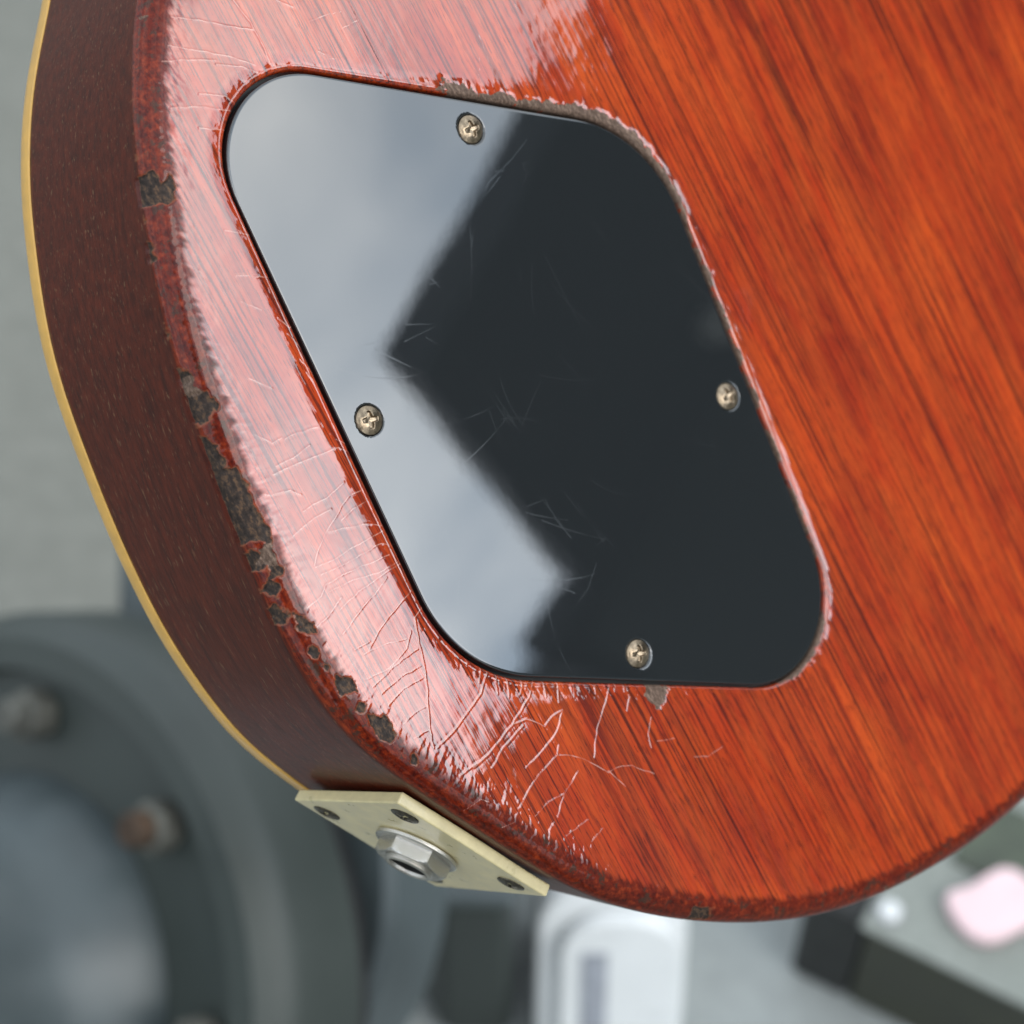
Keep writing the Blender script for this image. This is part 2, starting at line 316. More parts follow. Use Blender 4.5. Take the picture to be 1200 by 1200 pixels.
# ------------------------------------------------------------------ materials of the guitar
GR = R(56)
def wood_mat():
    s = N('cherry_mahogany'); g = s.coord((1000,)*3, GR)
    big = s.noise(s.mapv(g, (.014, .07, .07)), 1, 4, .6, 1.2)
    mid = s.noise(s.mapv(g, (.03, .75, .75)), 1, 4, .6, .5)
    col = s.ramp(big, (.25, (.24, .018, .004)), (.5, (.40, .035, .005)), (.78, (.60, .088, .009)))
    col = s.mix(s.rng(mid, .32, .6, .38, 0), col, (.15, .013, .005), 'MIX')
    rib = s.noise(s.mapv(g, (.012, 1.5, 1.5), (3, 7, 0)), 1, 2, .4, .3)
    ribm = s.math('MULTIPLY', s.rng(rib, .53, .62), s.rng(s.noise(s.mapv(g, (.02, .03, .03), (5, 1, 0)), 1, 2), .38, .55, .25, 1.))
    col = s.mix(s.math('MULTIPLY', ribm, .72), col, (.045, .004, .003))
    fig = s.noise(s.mapv(g, (.045, .22, .22), (8, 1, 3)), 1, 4, .6, .8)
    col = s.mix(s.rng(fig, .35, .65, .0, .32), col, (.56, .092, .012), 'MIX')
    col = s.mix(s.rng(s.noise(s.mapv(g, (.035, .4, .4), (1, 9, 3)), 1, 3, .6, .5), .5, .7, 0, .4), col, (.14, .014, .006))
    pore = s.noise(s.mapv(g, (.24, 4.6, 4.6)), 1, 2, .6)
    pm = s.rng(pore, .57, .66)
    col = s.mix(s.math('MULTIPLY', pm, .8), col, (.04, .005, .004))
    ln = s.noise(s.mapv(g, (.011, 2.1, 2.1), (6, 4, 2)), 1, 1, .4, .15)
    lm = s.math('MULTIPLY', s.rng(ln, .565, .615), s.rng(s.noise(s.mapv(g, (.02, .05, .05), (2, 8, 5)), 1, 2), .36, .55, .3, 1.))
    col = s.mix(s.math('MULTIPLY', lm, .72), col, (.04, .004, .0035))
    # older, darker stain on the rim's side
    sep = s.t.nodes.new('ShaderNodeSeparateXYZ'); s.t.links.new(g, sep.inputs[0])
    side = s.attr('side')
    ss = s.noise(s.mapv(g, (.10, .8, .8)), 1, 4, .65)
    sc = s.ramp(ss, (.3, (.036, .0040, .0016)), (.7, (.095, .012, .0035)))
    fl = s.noise(s.mapv(g, (.28, 1.9, 1.9), (4, 3, 2)), 1, 3, .6)
    sc = s.mix(s.rng(fl, .61, .70, 0, .55), sc, (.20, .11, .06))
    sc = s.mix(s.rng(s.noise(s.mapv(g, (.16, 2.6, 2.6), (7, 3, 9)), 1, 2, .6), .62, .7, 0, .7), sc, (.015, .004, .003))
    col = s.mix(side, col, sc)
    # crazed rim: mottled saturated red, with a dark reflection put into the colour
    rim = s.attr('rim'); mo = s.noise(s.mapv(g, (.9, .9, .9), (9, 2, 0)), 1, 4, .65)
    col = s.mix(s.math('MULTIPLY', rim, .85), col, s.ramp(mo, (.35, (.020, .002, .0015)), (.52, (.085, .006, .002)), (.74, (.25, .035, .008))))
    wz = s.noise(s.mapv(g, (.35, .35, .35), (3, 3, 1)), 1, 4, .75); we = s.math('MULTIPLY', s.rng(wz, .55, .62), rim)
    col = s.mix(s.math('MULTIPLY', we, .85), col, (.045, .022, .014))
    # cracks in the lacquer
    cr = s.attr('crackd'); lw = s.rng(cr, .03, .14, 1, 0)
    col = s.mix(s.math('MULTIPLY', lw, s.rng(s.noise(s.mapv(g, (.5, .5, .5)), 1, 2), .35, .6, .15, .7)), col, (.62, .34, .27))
    # bare wood
    ch = s.math('ADD', s.attr('chipd'), s.rng(s.noise(g, 2.2, 3, .7), 0, 1, -.3, .3, False)); cm = s.rng(ch, -.1, .12, 1, 0)
    dark = s.ramp(s.noise(s.mapv(g, (.8, 1.6, 1.2)), 1, 4, .7), (.3, (.016, .013, .012)), (.5, (.042, .031, .026)), (.72, (.16, .09, .05)))
    hal = s.rng(ch, .05, .35, .4, 0)
    col = s.mix(hal, col, (.33, .12, .055)); col = s.mix(cm, col, dark)
    pa = s.math('ADD', s.attr('paled'), s.rng(s.noise(g, 1.6, 3, .7), 0, 1, -.45, .45, False)); pmk = s.rng(pa, -.1, .15, 1, 0)
    pcol = s.ramp(s.noise(s.mapv(g, (.8, 2.5, 2.5)), 1, 4, .7), (.3, (.055, .036, .026)), (.5, (.12, .08, .06)), (.72, (.29, .20, .15)))
    col = s.mix(pmk, col, pcol)
    bare = s.math('MAXIMUM', cm, pmk)
    # relief: faint sinking of the finish into the grain, orange peel
    b1 = s.bump(rib, .00003, .55); b2 = s.bump(pore, .00002, .5, b1); b3 = s.bump(s.noise(s.mapv(g, (.25, .25, .25)), 1, 2), .0002, .3, b2)
    b4 = s.bump(s.noise(g, 3, 3, .6), .00004, s.math('MAXIMUM', s.math('MULTIPLY', side, .6), bare), b3)
    co = s.bump(s.noise(s.mapv(g, (.04, .8, .8), (2, 2, 0)), 1, 3, .55), .00006, .35)
    co = s.bump(s.noise(s.mapv(g, (.16, .16, .16), (2, 7, 0)), 1, 2), .0002, .25, co)
    co = s.bump(s.noise(g, 1.8, 3, .65), .00008, s.math('MULTIPLY', side, .5), co)
    s.set(Base_Color=col, Roughness=.45, Normal=b4, Coat_Weight=s.math('MULTIPLY', s.math('SUBTRACT', 1., bare), s.math('SUBTRACT', 1., s.math('ADD', s.math('MULTIPLY', side, .78), s.math('MULTIPLY', rim, .76)))), Coat_IOR=1.78, Coat_Normal=co)
    s.set(Coat_Roughness=s.math('ADD', s.math('MULTIPLY', side, .13), s.rng(s.noise(s.mapv(g, (.07, .3, .3)), 1, 3), .4, .7, .015, .05)))
    s.b.inputs['Specular IOR Level'].default_value = .1
    return s.m
WOOD = wood_mat()
def plate_mat():
    s = N('black_cover_plastic'); g = s.coord((1000,)*3)
    sc = s.rng(s.attr('scrd'), .0, .28, 1, 0)
    du = s.rng(s.voro(g, .16), .035, .05, 1, 0)
    hz = s.noise(s.mapv(g, (.06, .06, .06)), 1, 3)
    col = s.mix(s.math('MULTIPLY', sc, .022), (.017, .0195, .021), (.22, .24, .24))
    s.set(Base_Color=col, Roughness=s.math('ADD', s.rng(hz, .35, .65, .012, .03), s.math('MULTIPLY', sc, .05)), IOR=1.88)
    s.set(Normal=s.bump(s.noise(s.mapv(g, (.03, .03, .03)), 1, 1), .0004, .12, s.bump(s.noise(s.mapv(g, (.4, .4, .4)), 1, 2), .00001, .12)))
    return s.m
PLATE = plate_mat()
CREAM = simple('aged_cream_plastic', (.62, .53, .29), .32, var=.12, scale=300, bump=.00004, Coat_Weight=.3)
BIND = simple('yellowed_binding', (.66, .37, .075), .35, var=.10, scale=350, bump=.00003, Coat_Weight=.4)
MAPLE = simple('amber_maple_top', (.55, .26, .06), .3, var=.2, scale=60, Coat_Weight=1.)
SCREW = simple('tarnished_brass_screw', (.28, .22, .155), .32, 1., var=.45, scale=1600, bump=.00006)
DSCREW = simple('dark_corroded_screw', (.10, .09, .07), .34, 1., var=.6, scale=1500, bump=.0001)
NICKEL = simple('worn_nickel', (.62, .60, .56), .17, 1., var=.2, scale=700, bump=.00003)
BLACKH = simple('socket_dark', (.012, .012, .012), .5)
EBON = simple('neck_finish', (.30, .05, .02), .3, Coat_Weight=1.)

# ------------------------------------------------------------------ large setting: ground and houses
def concrete(name, a, b, sc=3.):
    s = N(name); g = s.coord((sc,)*3); f = s.noise(g, 1, 6, .65); f2 = s.noise(g, 18, 4, .7)
    s.set(Base_Color=s.mix(s.rng(f2, .35, .65, .0, .35), s.ramp(f, (.3, a), (.7, b)), tuple(x*.7 for x in a)), Roughness=.85, Normal=s.bump(f2, .002, .5)); return s.m
GRND = concrete('grey_concrete', (.155, .158, .135), (.20, .20, .175))
PAVE = concrete('pale_paving', (.30, .325, .32), (.345, .37, .365), 2)
n_ = 24; gx = np.linspace(-60, 60, n_)
V = np.stack([*np.meshgrid(gx, gx, indexing='xy'), np.zeros((n_, n_))], -1).reshape(-1, 3)
tag(link('ground', mesh_np('ground', V, grid_faces(n_, n_)), GRND, smooth=False), kind='structure')
prism('pavement', [(-.62, .20), (1.9, .20), (1.9, .74), (-.62, .60)], -.02, .012, PAVE, bevel=.004)
tag(bpy.data.objects['pavement'], kind='structure')

DKW = simple('dark_boarded_wall', (.035, .042, .038), .7, var=.3, scale=3)
GRW = simple('slate_blue_wall', (.06, .075, .09), .7, var=.25, scale=3)
SOF = simple('dark_roof_edge', (.022, .026, .034), .6, var=.3, scale=4)
GLS = simple('window_glass', (.03, .04, .045), .08)
house = tag(empty('house', Matrix.Translation((9, 3, 0))), 'dark boarded house with a flat overhanging roof facing the guitar', 'house')
H0 = Vector((9, 3, 0))
def hpoly(P): return [(x-H0.x, y-H0.y) for x, y in P]
prism('roof', hpoly([(6.16, 9), (6.15, -.10), (9.0, -.76), (8.85, -1.16), (14, -1.35), (14, 9)]), 3.93, 4.12, SOF, house, bevel=.02)
prism('wall', hpoly([(9.1, 8.6), (9.1, -.98), (13.8, -1.22), (13.8, 8.6)]), 0, 3.925, DKW, house)
for (y0, y1, z0, z1) in ((1.6, 2.8, .9, 2.2), (4.2, 5.4, .9, 2.2), (6.4, 7.3, 0.02, 2.1)):
    fr = box('window', (+.04, y0-3, z0), (.10, y1-3, z1), SOF, house, bevel=.01)
    box('pane', (+.025, y0-3+.07, z0+.07), (.035, y1-3-.07, z1-.07), GLS, fr, bevel=0)
gar = tag(empty('garage', Matrix.Translation((11.1, -4.8, 0))), 'low slate blue garage standing left of the dark boarded house', 'garage')
box('wall', (-1.4, -5, 0), (2.5, 3.42, 4.15), GRW, gar, bevel=.02)
box('roof', (-1.55, -5.15, 4.155), (2.65, 3.5, 4.29), SOF, gar, bevel=.02)
for k in range(2):
    d_ = box('garage_door', (-1.45, -4.2+k*3.4, 0.02), (-1.405, -1.5+k*3.4, 2.3), simple('garage_door_paint', (.2, .22, .23), .5), gar, bevel=.01)
globe = tag(empty('porch_light', Matrix.Translation((8.2, .66, 3.929))), 'white globe light hanging under the flat roof of the house', 'lamp')
lathe('globe', [(.001, -.1)]+[(.1*math.cos(a), .1*math.sin(a)) for a in np.linspace(-1.4, 1.4, 14)]+[(.001, .1)], simple('opal_glass', (.8, .8, .78), .2), globe, Matrix.Translation((0, 0, -.14)), 32)
box('bracket', (-.05, -.05, -.045), (.05, .05, -.001), SOF, globe, bevel=.005)

# ------------------------------------------------------------------ the guitar
S = .001
guitar = tag(empty('electric_guitar', G), 'back of a worn cherry red electric guitar with a black control cover', 'guitar')
def build_body():
    L = outline; nL = len(L)
    d = np.roll(L, -1, 0)-np.roll(L, 1, 0); T = d/np.hypot(*d.T)[:, None]; Nn = np.c_[T[:, 1], -T[:, 0]]       # outward for CCW
    vis = (L[:, 1] < 100) & (L[:, 0] < 150) & (L[:, 0] < 40+0*L[:, 0]) | ((L[:, 1] < -20) & (L[:, 0] < 150))
    s = np.r_[0, np.cumsum(np.hypot(*(np.roll(L, -1, 0)-L).T))][:-1]; per = s[-1]+.5
    # fine sampling where the picture sees it
    dens = np.where(vis, 1/.215, 1/3.); cum = np.r_[0, np.cumsum(dens*.5)]; nA = int(cum[-1])
    sp = np.interp(np.linspace(0, cum[-1], nA, endpoint=False), cum, np.r_[s, per])
    ip = lambda A: np.interp(sp, np.r_[s, per], np.r_[A, A[:1]])
    P = np.c_[ip(L[:, 0]), ip(L[:, 1])]; Nm = np.c_[ip(Nn[:, 0]), ip(Nn[:, 1])]; Nm /= np.hypot(*Nm.T)[:, None]
    RR = 3.9; Pin = P-Nm*RR
    dv = Pin-CEN; th = np.arctan2(dv[:, 1], dv[:, 0]); rh = r_plate(th)+.55; u = np.c_[np.cos(th), np.sin(th)]
    Q = CEN+u*rh[:, None]
    rings = []; side = []; rim = []; qh = []
    # hole wall, rolled lip
    for z in (-3.2, -2.2, -1.5): rings.append(np.c_[Q, np.full(nA, z)]); side.append(0.); rim.append(0.); qh.append(0)
    for a in np.linspace(0, np.pi/2, 6)[:-1]:
        rl = 1.1; rings.append(np.c_[Q+u*(rl*(1-math.cos(a))), np.full(nA, -rl*(1-math.sin(a)))]); side.append(0.); rim.append(0.); qh.append(rl*(1-math.cos(a)))
    Q2 = Q+u*1.1
    M = 205
    for k in range(M):
        t = (k/(M-1))**1.12; rings.append(np.c_[Q2+(Pin-Q2)*t, np.zeros(nA)]); side.append(0.); rim.append(None); qh.append(1.1)
    for a in np.linspace(0, np.pi/2, 30)[1:]:
        rings.append(np.c_[Pin+Nm*(RR*math.sin(a)), np.full(nA, -RR*(1-math.cos(a)))])
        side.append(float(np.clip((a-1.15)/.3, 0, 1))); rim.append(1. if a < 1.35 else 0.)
    draft = (lambda x: x*x*(3-2*x))(np.clip((P[:, 0]+12)/30, 0, 1))*(P[:, 1] < 0)*3.6-0.8*np.exp(-((P[:, 1]-34)/30)**2)*(P[:, 0] < 0)+1.9*np.exp(-((P[:, 1]+33)/18)**2)*(P[:, 0] < 10)
    PD = P-Nm*draft[:, None]
    for z in np.linspace(-RR, -44.3, 60)[1:]: rings.append(np.c_[P-Nm*(draft*(-z-RR)/(44.3-RR))[:, None], np.full(nA, z)]); side.append(1.); rim.append(0.)
    rings.append(np.c_[PD-Nm*3, np.full(nA, -44.35)]); side.append(1.); rim.append(0.)
    rings.append(np.c_[PD-Nm*40, np.full(nA, -44.35)]); side.append(1.); rim.append(0.)
    V = np.array(rings); nR = len(V); A = V.reshape(-1, 3)
    XY = A[:, :2].copy(); ss = np.tile(sp, nR)
    # distance to the rim measured along the surface
    near = np.full((nR, nA), 20.)
    for k in range(nR):
        near[k] = np.hypot(*(V[k, :, :2]-P).T)*(V[k, 0, 2] > -5.5)
    near = near.ravel()
    sidev = np.repeat(np.array(side), nA)
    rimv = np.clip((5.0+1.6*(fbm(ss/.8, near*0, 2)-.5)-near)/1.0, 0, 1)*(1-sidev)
    top = A[:, 2] > -3.7
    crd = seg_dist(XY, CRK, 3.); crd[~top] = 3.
    jag = (fbm(XY[:, 0]*.9, XY[:, 1]*.9, 4)-.5)
    chd = poly_sd(XY, CHIP, 4.)+jag*1.6; chd[A[:, 2] < -4.3] = 4
    pad = poly_sd(XY, PALE, 4.)+jag*2.2+.12; pad[~top] = 4
    # pale broken lip along the far side of the cavity
    ring_d = np.hypot(*(XY-CEN).T)-(r_plate(np.arctan2(XY[:, 1]-CEN[1], XY[:, 0]-CEN[0]))+.55)
    ang = np.arctan2(XY[:, 1]-CEN[1], XY[:, 0]-CEN[0])
    far = (ang > -.75) & (ang < 1.25)
    lipw = -.55+2.2*fbm(ang*26, ang*0+3., 3)**1.3+.35*(vnoise(ang*90, ang*0+1)-.5)
    pad = np.where(far & (ring_d > -.05), np.minimum(pad, ring_d-lipw), pad)
    # relief
    N3 = np.zeros_like(A); N3[:, 2] = 1
    Nt = np.tile(Nm, (nR, 1)); a_ = np.clip(-(A[:, 2])/RR, 0, 1); ca = 1-a_; sa = np.sqrt(1-ca**2)
    inr = near < RR+.001
    N3[inr, 2] = ca[inr]; N3[inr, 0] = Nt[inr, 0]*sa[inr]; N3[inr, 1] = Nt[inr, 1]*sa[inr]
    h = np.zeros(len(A))
    amp = .35+.65*vnoise(XY[:, 0]*.35+3, XY[:, 1]*.35)
    h += np.where(crd < 1.5, .024*amp*np.exp(-(crd/.13)**2)-.004*amp*np.exp(-((crd-.34)/.18)**2), 0)
    # crazing across the rolled rim
    wr = np.clip((8.5-near)/4., 0, 1)*(A[:, 2] > -3.85)*(1-sidev*.7)
    h += wr*(.06*(fbm(ss/.6, near/2.2, 3)-.5)+.05*(fbm(ss/2.2+9, near/1.4, 2)-.5))
    low = np.clip((-40-XY[:, 1])/12, 0, 1)*np.clip((12-near)/5, 0, 1)*(A[:, 2] > -3.85)
    h += low*.03*(fbm(XY[:, 0]*1.9+40, XY[:, 1]*1.3, 3)-.5)
    # lifted flakes round the cavity
    wl = np.clip((3.2-ring_d)/2.2, 0, 1)*(ring_d > .3)
    h += wl*.07*(fbm(ang*60, ring_d/1.3, 3)-.5)
    # slow waviness of hand sanded wood
    flat = (A[:, 2] > -.5)*1.
    h += flat*.05*(fbm(XY[:, 0]/9+5, XY[:, 1]/9, 2)-.5)
    h -= np.clip(-(chd)/.5+.3, 0, 1)*(.30+.18*fbm(XY[:, 0]*1.6, XY[:, 1]*1.6, 3))
    h -= np.clip(-(pad)/.5+.3, 0, 1)*(.07+.10*fbm(XY[:, 0]*1.8, XY[:, 1]*1.8, 3))
    edge = np.clip(1-ring_d/4., 0, 1); A[:, 2] -= (ring_d > 0)*(A[:, 2] > -.01)*.25*edge**2
    h[(sidev > .99)] += .03*(fbm(ss[sidev > .99]/1.5, A[sidev > .99, 2]/7, 3)-.5)
    h[-3*nA:] = 0
    A = A+N3*h[:, None]
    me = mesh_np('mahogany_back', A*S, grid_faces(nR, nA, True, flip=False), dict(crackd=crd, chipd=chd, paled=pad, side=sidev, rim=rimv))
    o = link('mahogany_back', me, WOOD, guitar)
    o['label'] = 'cherry red back with checked lacquer and chipped rolled edge'
    # cavity floor below the cover
    a = np.linspace(-np.pi, np.pi, 200, endpoint=False); rr = r_plate(a)+.9
    fl = np.concatenate([[[*CEN, -3.1]], np.c_[CEN[0]+rr*np.cos(a), CEN[1]+rr*np.sin(a), np.full(200, -3.1)]])*S
    pydata('cover_rebate', fl, [(0, 1+i, 1+(i+1) % 200) for i in range(200)], BLACKH, guitar)
    # binding and top
    def band(z0, z1, out, name, mat, extra=0):
        st = slice(0, nA, 2); p = PD[st]; m_ = Nm[st]; k = len(p)
        pr = [(out-2.5, z0), (out-.25, z0), (out-.05, z0-.12), (out, z0-.35), (out, z1+.7), (out-.2, z1+.25), (out-.7, z1), (out-3-extra, z1)]
        Vb = np.concatenate([np.c_[p+m_*q, np.full(k, z)] for q, z in pr])
        return link(name, mesh_np(name, Vb*S, grid_faces(len(pr), k, True)), mat, guitar)
    band(-44.4, -48.6, .22, 'binding', BIND)
    st = slice(0, nA, 6); p = PD[st]; m_ = Nm[st]; k = len(p); Vt = []
    for t, z in ((0, -48.4), (2.5, -48.6), (.12, -50.), (.3, -53), (.55, -57), (.8, -60), (.999, -61)):
        q = p-m_*t if t in (0, 2.5) else (p-m_*2.5)*(1-t)+CEN*t
        Vt.append(np.c_[q, np.full(k, z)])
    link('carved_top', mesh_np('carved_top', np.concatenate(Vt)*S, grid_faces(len(Vt), k, True)), MAPLE, guitar)
    return P, Nm, sp
BP, BN, BS = build_body()
def neck():
    v = []; f = []
    sta = [(385, 27, -14, -52), (425, 27, -20, -52), (445, 26, -34, -52), (470, 26, -38, -52), (840, 22, -40, -52), (850, 22, -38, -54), (870, 36, -42, -58), (1010, 40, -58, -74)]
    for a, hw, zt, zb in sta:
        for q in range(12):
            t = math.pi*q/11; p = ab(a, -hw*math.cos(t)); v.append((p[0]*S, p[1]*S, (zb+(zt-zb)*math.sin(t)**.6)*S))
    for i in range(len(sta)-1):
        for q in range(12):
            f.append((i*12+q, i*12+(q+1) % 12, (i+1)*12+(q+1) % 12, (i+1)*12+q))
    f += [tuple(range(12)), tuple(range((len(sta)-1)*12, len(sta)*12))]
    pydata('neck', v, f, EBON, guitar, smooth=True)
neck()

# cover plate
SCR_PX = [(553, 151), (434, 492), (749, 766), (854, 464)]
SCP = on_back(SCR_PX)
def scr_lines():
    Ls = []
    for L in ([(655,490),(600,560),(560,600),(520,640)], [(560,620),(500,700),(470,790),(460,880)], [(545,600),(575,600)], [(650,600),(640,575),(660,568),(685,582)], [(410,480),(425,590)], [(55,470),(60,530)], [(300,960),(350,1010)], [(310,1000),(345,990)],
              [(230,1140),(330,1138),(400,1145),(480,1165)], [(520,640),(490,730)], [(110,705),(140,712)]): Ls.append(Z(400, 0, 3, L))
    for L in ([(535,245),(570,240),(580,300),(590,380),(605,450),(615,520),(700,485)], [(570,340),(575,400),(640,410),(670,360),(690,440)], [(870,60),(920,130),(1000,220),(1060,330),(1110,390)], [(940,170),(1020,270),(1080,350)], [(860,20),(900,90)]): Ls.append(Z(300, 500, 3, L))
    for L in ([(1110,105),(1118,170)], [(1140,290),(1128,330)], [(1100,345),(1118,355)], [(1180,345),(1190,335)]): Ls.append(Z(0, 350, 2.667, L))
    for L in ([(475,400),(520,378),(570,380),(600,390)], [(500,395),(560,430),(620,520)], [(600,250),(612,330)], [(640,300),(700,420),(740,520)], [(560,440),(640,560)], [(700,640),(740,600)], [(800,640),(830,700)], [(590,480),(680,600),(720,640)], [(620,200),(600,260),(592,330)], [(660,730),(690,690),(700,660)], [(779,715),(779,745)], [(520,560),(540,580)], [(330,240),(345,236)], [(335,180),(350,210)]): Ls.append(on_back(L))
    for q in range(46):
        c = CEN+rng.uniform(-1, 1, 2)*np.array([46, 36]); a0 = rng.uniform(0, 6.28); R0 = rng.uniform(8, 90); l = rng.uniform(5, 30)/R0
        t = a0+np.linspace(0, l, 9); Ls.append(np.c_[c[0]+R0*(np.cos(t)-math.cos(a0)), c[1]+R0*(np.sin(t)-math.sin(a0))])
    return Ls
def build_plate():
    nA, nRr = 1300, 250
    th = np.linspace(-np.pi, np.pi, nA, endpoint=False); rp_ = r_plate(th)-.05; u = np.c_[np.cos(th), np.sin(th)]
    Vs = []
    for k in range(nRr):
        t = ((k+.02)/(nRr-1+.02)); Vs.append(np.c_[CEN+u*((rp_-.35)*t)[:, None], np.full(nA, -.25)])
    for a in np.linspace(0, np.pi/2, 5)[1:]: Vs.append(np.c_[CEN+u*(rp_-.35+.35*math.sin(a))[:, None], np.full(nA, -.25-.35*(1-math.cos(a)))])
    Vs.append(np.c_[CEN+u*rp_[:, None], np.full(nA, -1.9)])
    A = np.array(Vs).reshape(-1, 3); XY = A[:, :2]
    for c in SCP:                                          # countersinks
        d = np.hypot(*(XY-c).T); A[:, 2] -= np.clip((2.60-d)/.25, 0, 1)*1.1-.0*d
    A[:, 2] += .03*(fbm(XY[:, 0]/30+2, XY[:, 1]/30+5, 1)-.5)
    sdist = seg_dist(XY, scr_lines(), 1.)
    sdist = np.minimum(sdist, np.hypot(*(XY-on_back([(726, 422)])[0]).T)-.35)
    m = (fbm(XY[:, 0]*.16, XY[:, 1]*.16, 2)); sdist = sdist+np.clip(m-.4, 0, 1)*.7
    me = mesh_np('control_cover', A*S, grid_faces(len(Vs), nA, True), dict(scrd=sdist))
    o = link('control_cover', me, PLATE, guitar); o['label'] = 'glossy black plastic control cover with fine scratches'; return o
cover = build_plate()

def screw_mesh(name, r, dome, rec=.62, seed=0):
    """domed head with a pressed cross recess"""
    nr, na = 34, 120; rr = r*np.linspace(0, 1, nr)**.9; a = np.linspace(0, 2*np.pi, na, endpoint=False)
    X = rr[:, None]*np.cos(a); Y = rr[:, None]*np.sin(a); q = rr[:, None]/r+0*a
    z = dome*(1-q**2)
    ax = np.minimum(np.abs(X), np.abs(Y)); lo = np.maximum(np.abs(X), np.abs(Y))
    wd = .145*r+(.10*r)*(1-np.clip(lo/(rec*r), 0, 1))
    slot = np.clip((wd-ax)/(.06*r), 0, 1)*np.clip((rec*r-lo)/(.10*r), 0, 1)
    depth = .85*(1-.55*np.clip(lo/(rec*r), 0, 1))
    z = z-slot*depth*r*.42
    z += .02*r*(fbm(X/r*4+seed, Y/r*4, 3)-.5)
    V = np.stack([X, Y, z], -1).reshape(-1, 3)
    V = np.vstack([V, np.c_[r*1.0*np.cos(a), r*np.sin(a), np.full(na, -.12*r)], np.c_[r*.5*np.cos(a), r*.5*np.sin(a), np.full(na, -.75*r)]])
    return mesh_np(name, V*S, grid_faces(nr+2, na, True))
def place_screws(parent, mats, me, mat, labels=None):
    for k, mw in enumerate(mats):
        if k == 0: o = link('screw', me, mat, parent)
        else:
            o = sc0.copy(); COL.objects.link(o)
        if k == 0: sc0 = o
        o.matrix_local = mw
        if labels: o['label'] = labels[k]
place_screws(cover, [Matrix.Translation((*(c*S), -.00038)) @ Matrix.Rotation(a, 4, 'Z') @ Matrix.Rotation(t_, 4, 'X') for c, a, t_ in zip(SCP, (.45, .25, .15, .6), (.05, -.04, .06, -.05))], screw_mesh('screw', 2.42, .75), SCREW)

# jack plate: a bent square of cream plastic following the side
def near_s(p): return int(np.argmin(np.hypot(*(BP-p).T)))
i0 = near_s(on_back([(479, 922)], 6)[0]); i1 = near_s(on_back([(650, 1038)], 6)[0])
js = BS[i0:i1+1]; jl = js[-1]-js[0]
def on_side(u, z, out):
    """u mm along the rim from the plate's left edge, z depth, out mm off the wood"""
    sv = js[0]+u; x = np.interp(sv, BS, BP[:, 0]); y = np.interp(sv, BS, BP[:, 1]); nx = np.interp(sv, BS, BN[:, 0]); ny = np.interp(sv, BS, BN[:, 1])
    return np.array([x+nx*out, y+ny*out, z]), np.array([nx, ny, 0.])/math.hypot(nx, ny)
def frame(u, z, out, spin=0):
    p, m = on_side(u, z, out); zz = Vector(m); yy = Vector((0, 0, 1)); xx = yy.cross(zz).normalized()
    M_ = Matrix.Identity(4)
    for i in range(3): M_[i][0], M_[i][1], M_[i][2], M_[i][3] = xx[i], yy[i], zz[i], p[i]*S
    return M_ @ Matrix.Rotation(spin, 4, 'Z')
JZ0, JZ1, JT = -7.0, -42.0, 2.3
def jack_plate():
    nu, nz_ = 48, 6; us = np.linspace(0, jl, nu); zs = np.linspace(JZ0, JZ1, nz_)
    V = []
    for layer in (.12, JT):
        for z in zs:
            for u in us:
                bow = .5*(abs(2*u/jl-1)**2)           # the ends stand a little off the wood
                p, _ = on_side(u, z, layer+bow*.6); V.append(p*S)
    n1 = nu*nz_; f = []
    for i in range(nz_-1):
        for j in range(nu-1):
            a = i*nu+j; f.append((a, a+1, a+nu+1, a+nu)); f.append((n1+a, n1+a+nu, n1+a+nu+1, n1+a+1))
    for j in range(nu-1):
        f.append((j, n1+j, n1+j+1, j+1)); a = (nz_-1)*nu+j; f.append((a, a+1, n1+a+1, n1+a))
    for i in range(nz_-1):
        a = i*nu; f.append((a, a+nu, n1+a+nu, n1+a)); a = i*nu+nu-1; f.append((a, n1+a, n1+a+nu, a+nu))
    o = pydata('jack_plate', V, f, CREAM, guitar, bevel=.00035, seg=3); o['label'] = 'curved square cream plastic jack plate on the lower side'
    return o
jp = jack_plate()
JS = [(4.6, JZ0-4.2), (jl-4.6, JZ0-4.6), (4.6, JZ1+4.6), (jl-4.6, JZ1+4.6)]
place_screws(jp, [frame(u, z, JT+.30, a) for (u, z), a in zip(JS, (.3, .9, .5, .2))], screw_mesh('screw', 2.5, .45, .66, 5), DSCREW)
JU, JZc = jl*.50, (JZ0+JZ1)/2+.0
lathe('washer', [(4.6, 0), (7.5, 0), (7.7, .25), (7.65, .75), (7.4, .95), (6.6, 1.0), (4.6, 1.0)][::1], NICKEL, jp, frame(JU, JZc, JT+.05) @ Matrix.Scale(S, 4), 72)
def hexnut(name, af, h, mat, parent, mw):
    ro = af/math.sqrt(3); n = 96; a = np.linspace(0, 2*np.pi, n, endpoint=False); hr = (af/2)/np.cos((a+np.pi/6) % (np.pi/3)-np.pi/6)
    P = []
    ch = lambda r: np.minimum(r, af/2+.22)
    for r, z in ((hr, 0), (hr, h-.5), (np.minimum(hr, ro-.35), h-.22), (ch(hr), h), (0*a+af/2-.6, h), (0*a+4.55, h-.15), (0*a+4.55, 0)): P.append(np.c_[r*np.cos(a), r*np.sin(a), 0*a+z])
    o = link(name, mesh_np(name, np.concatenate(P), grid_faces(len(P), n, True)), mat, parent, True, mw)
    m = o.modifiers.new('es', 'EDGE_SPLIT'); m.split_angle = R(22)
hexnut('hex_nut', 11.6, 2.5, NICKEL, jp, frame(JU, JZc, JT+1.06, .12) @ Matrix.Scale(S, 4))
thr = [(4.5-(k % 2)*.2, 1.6+k*.18) for k in range(15)]
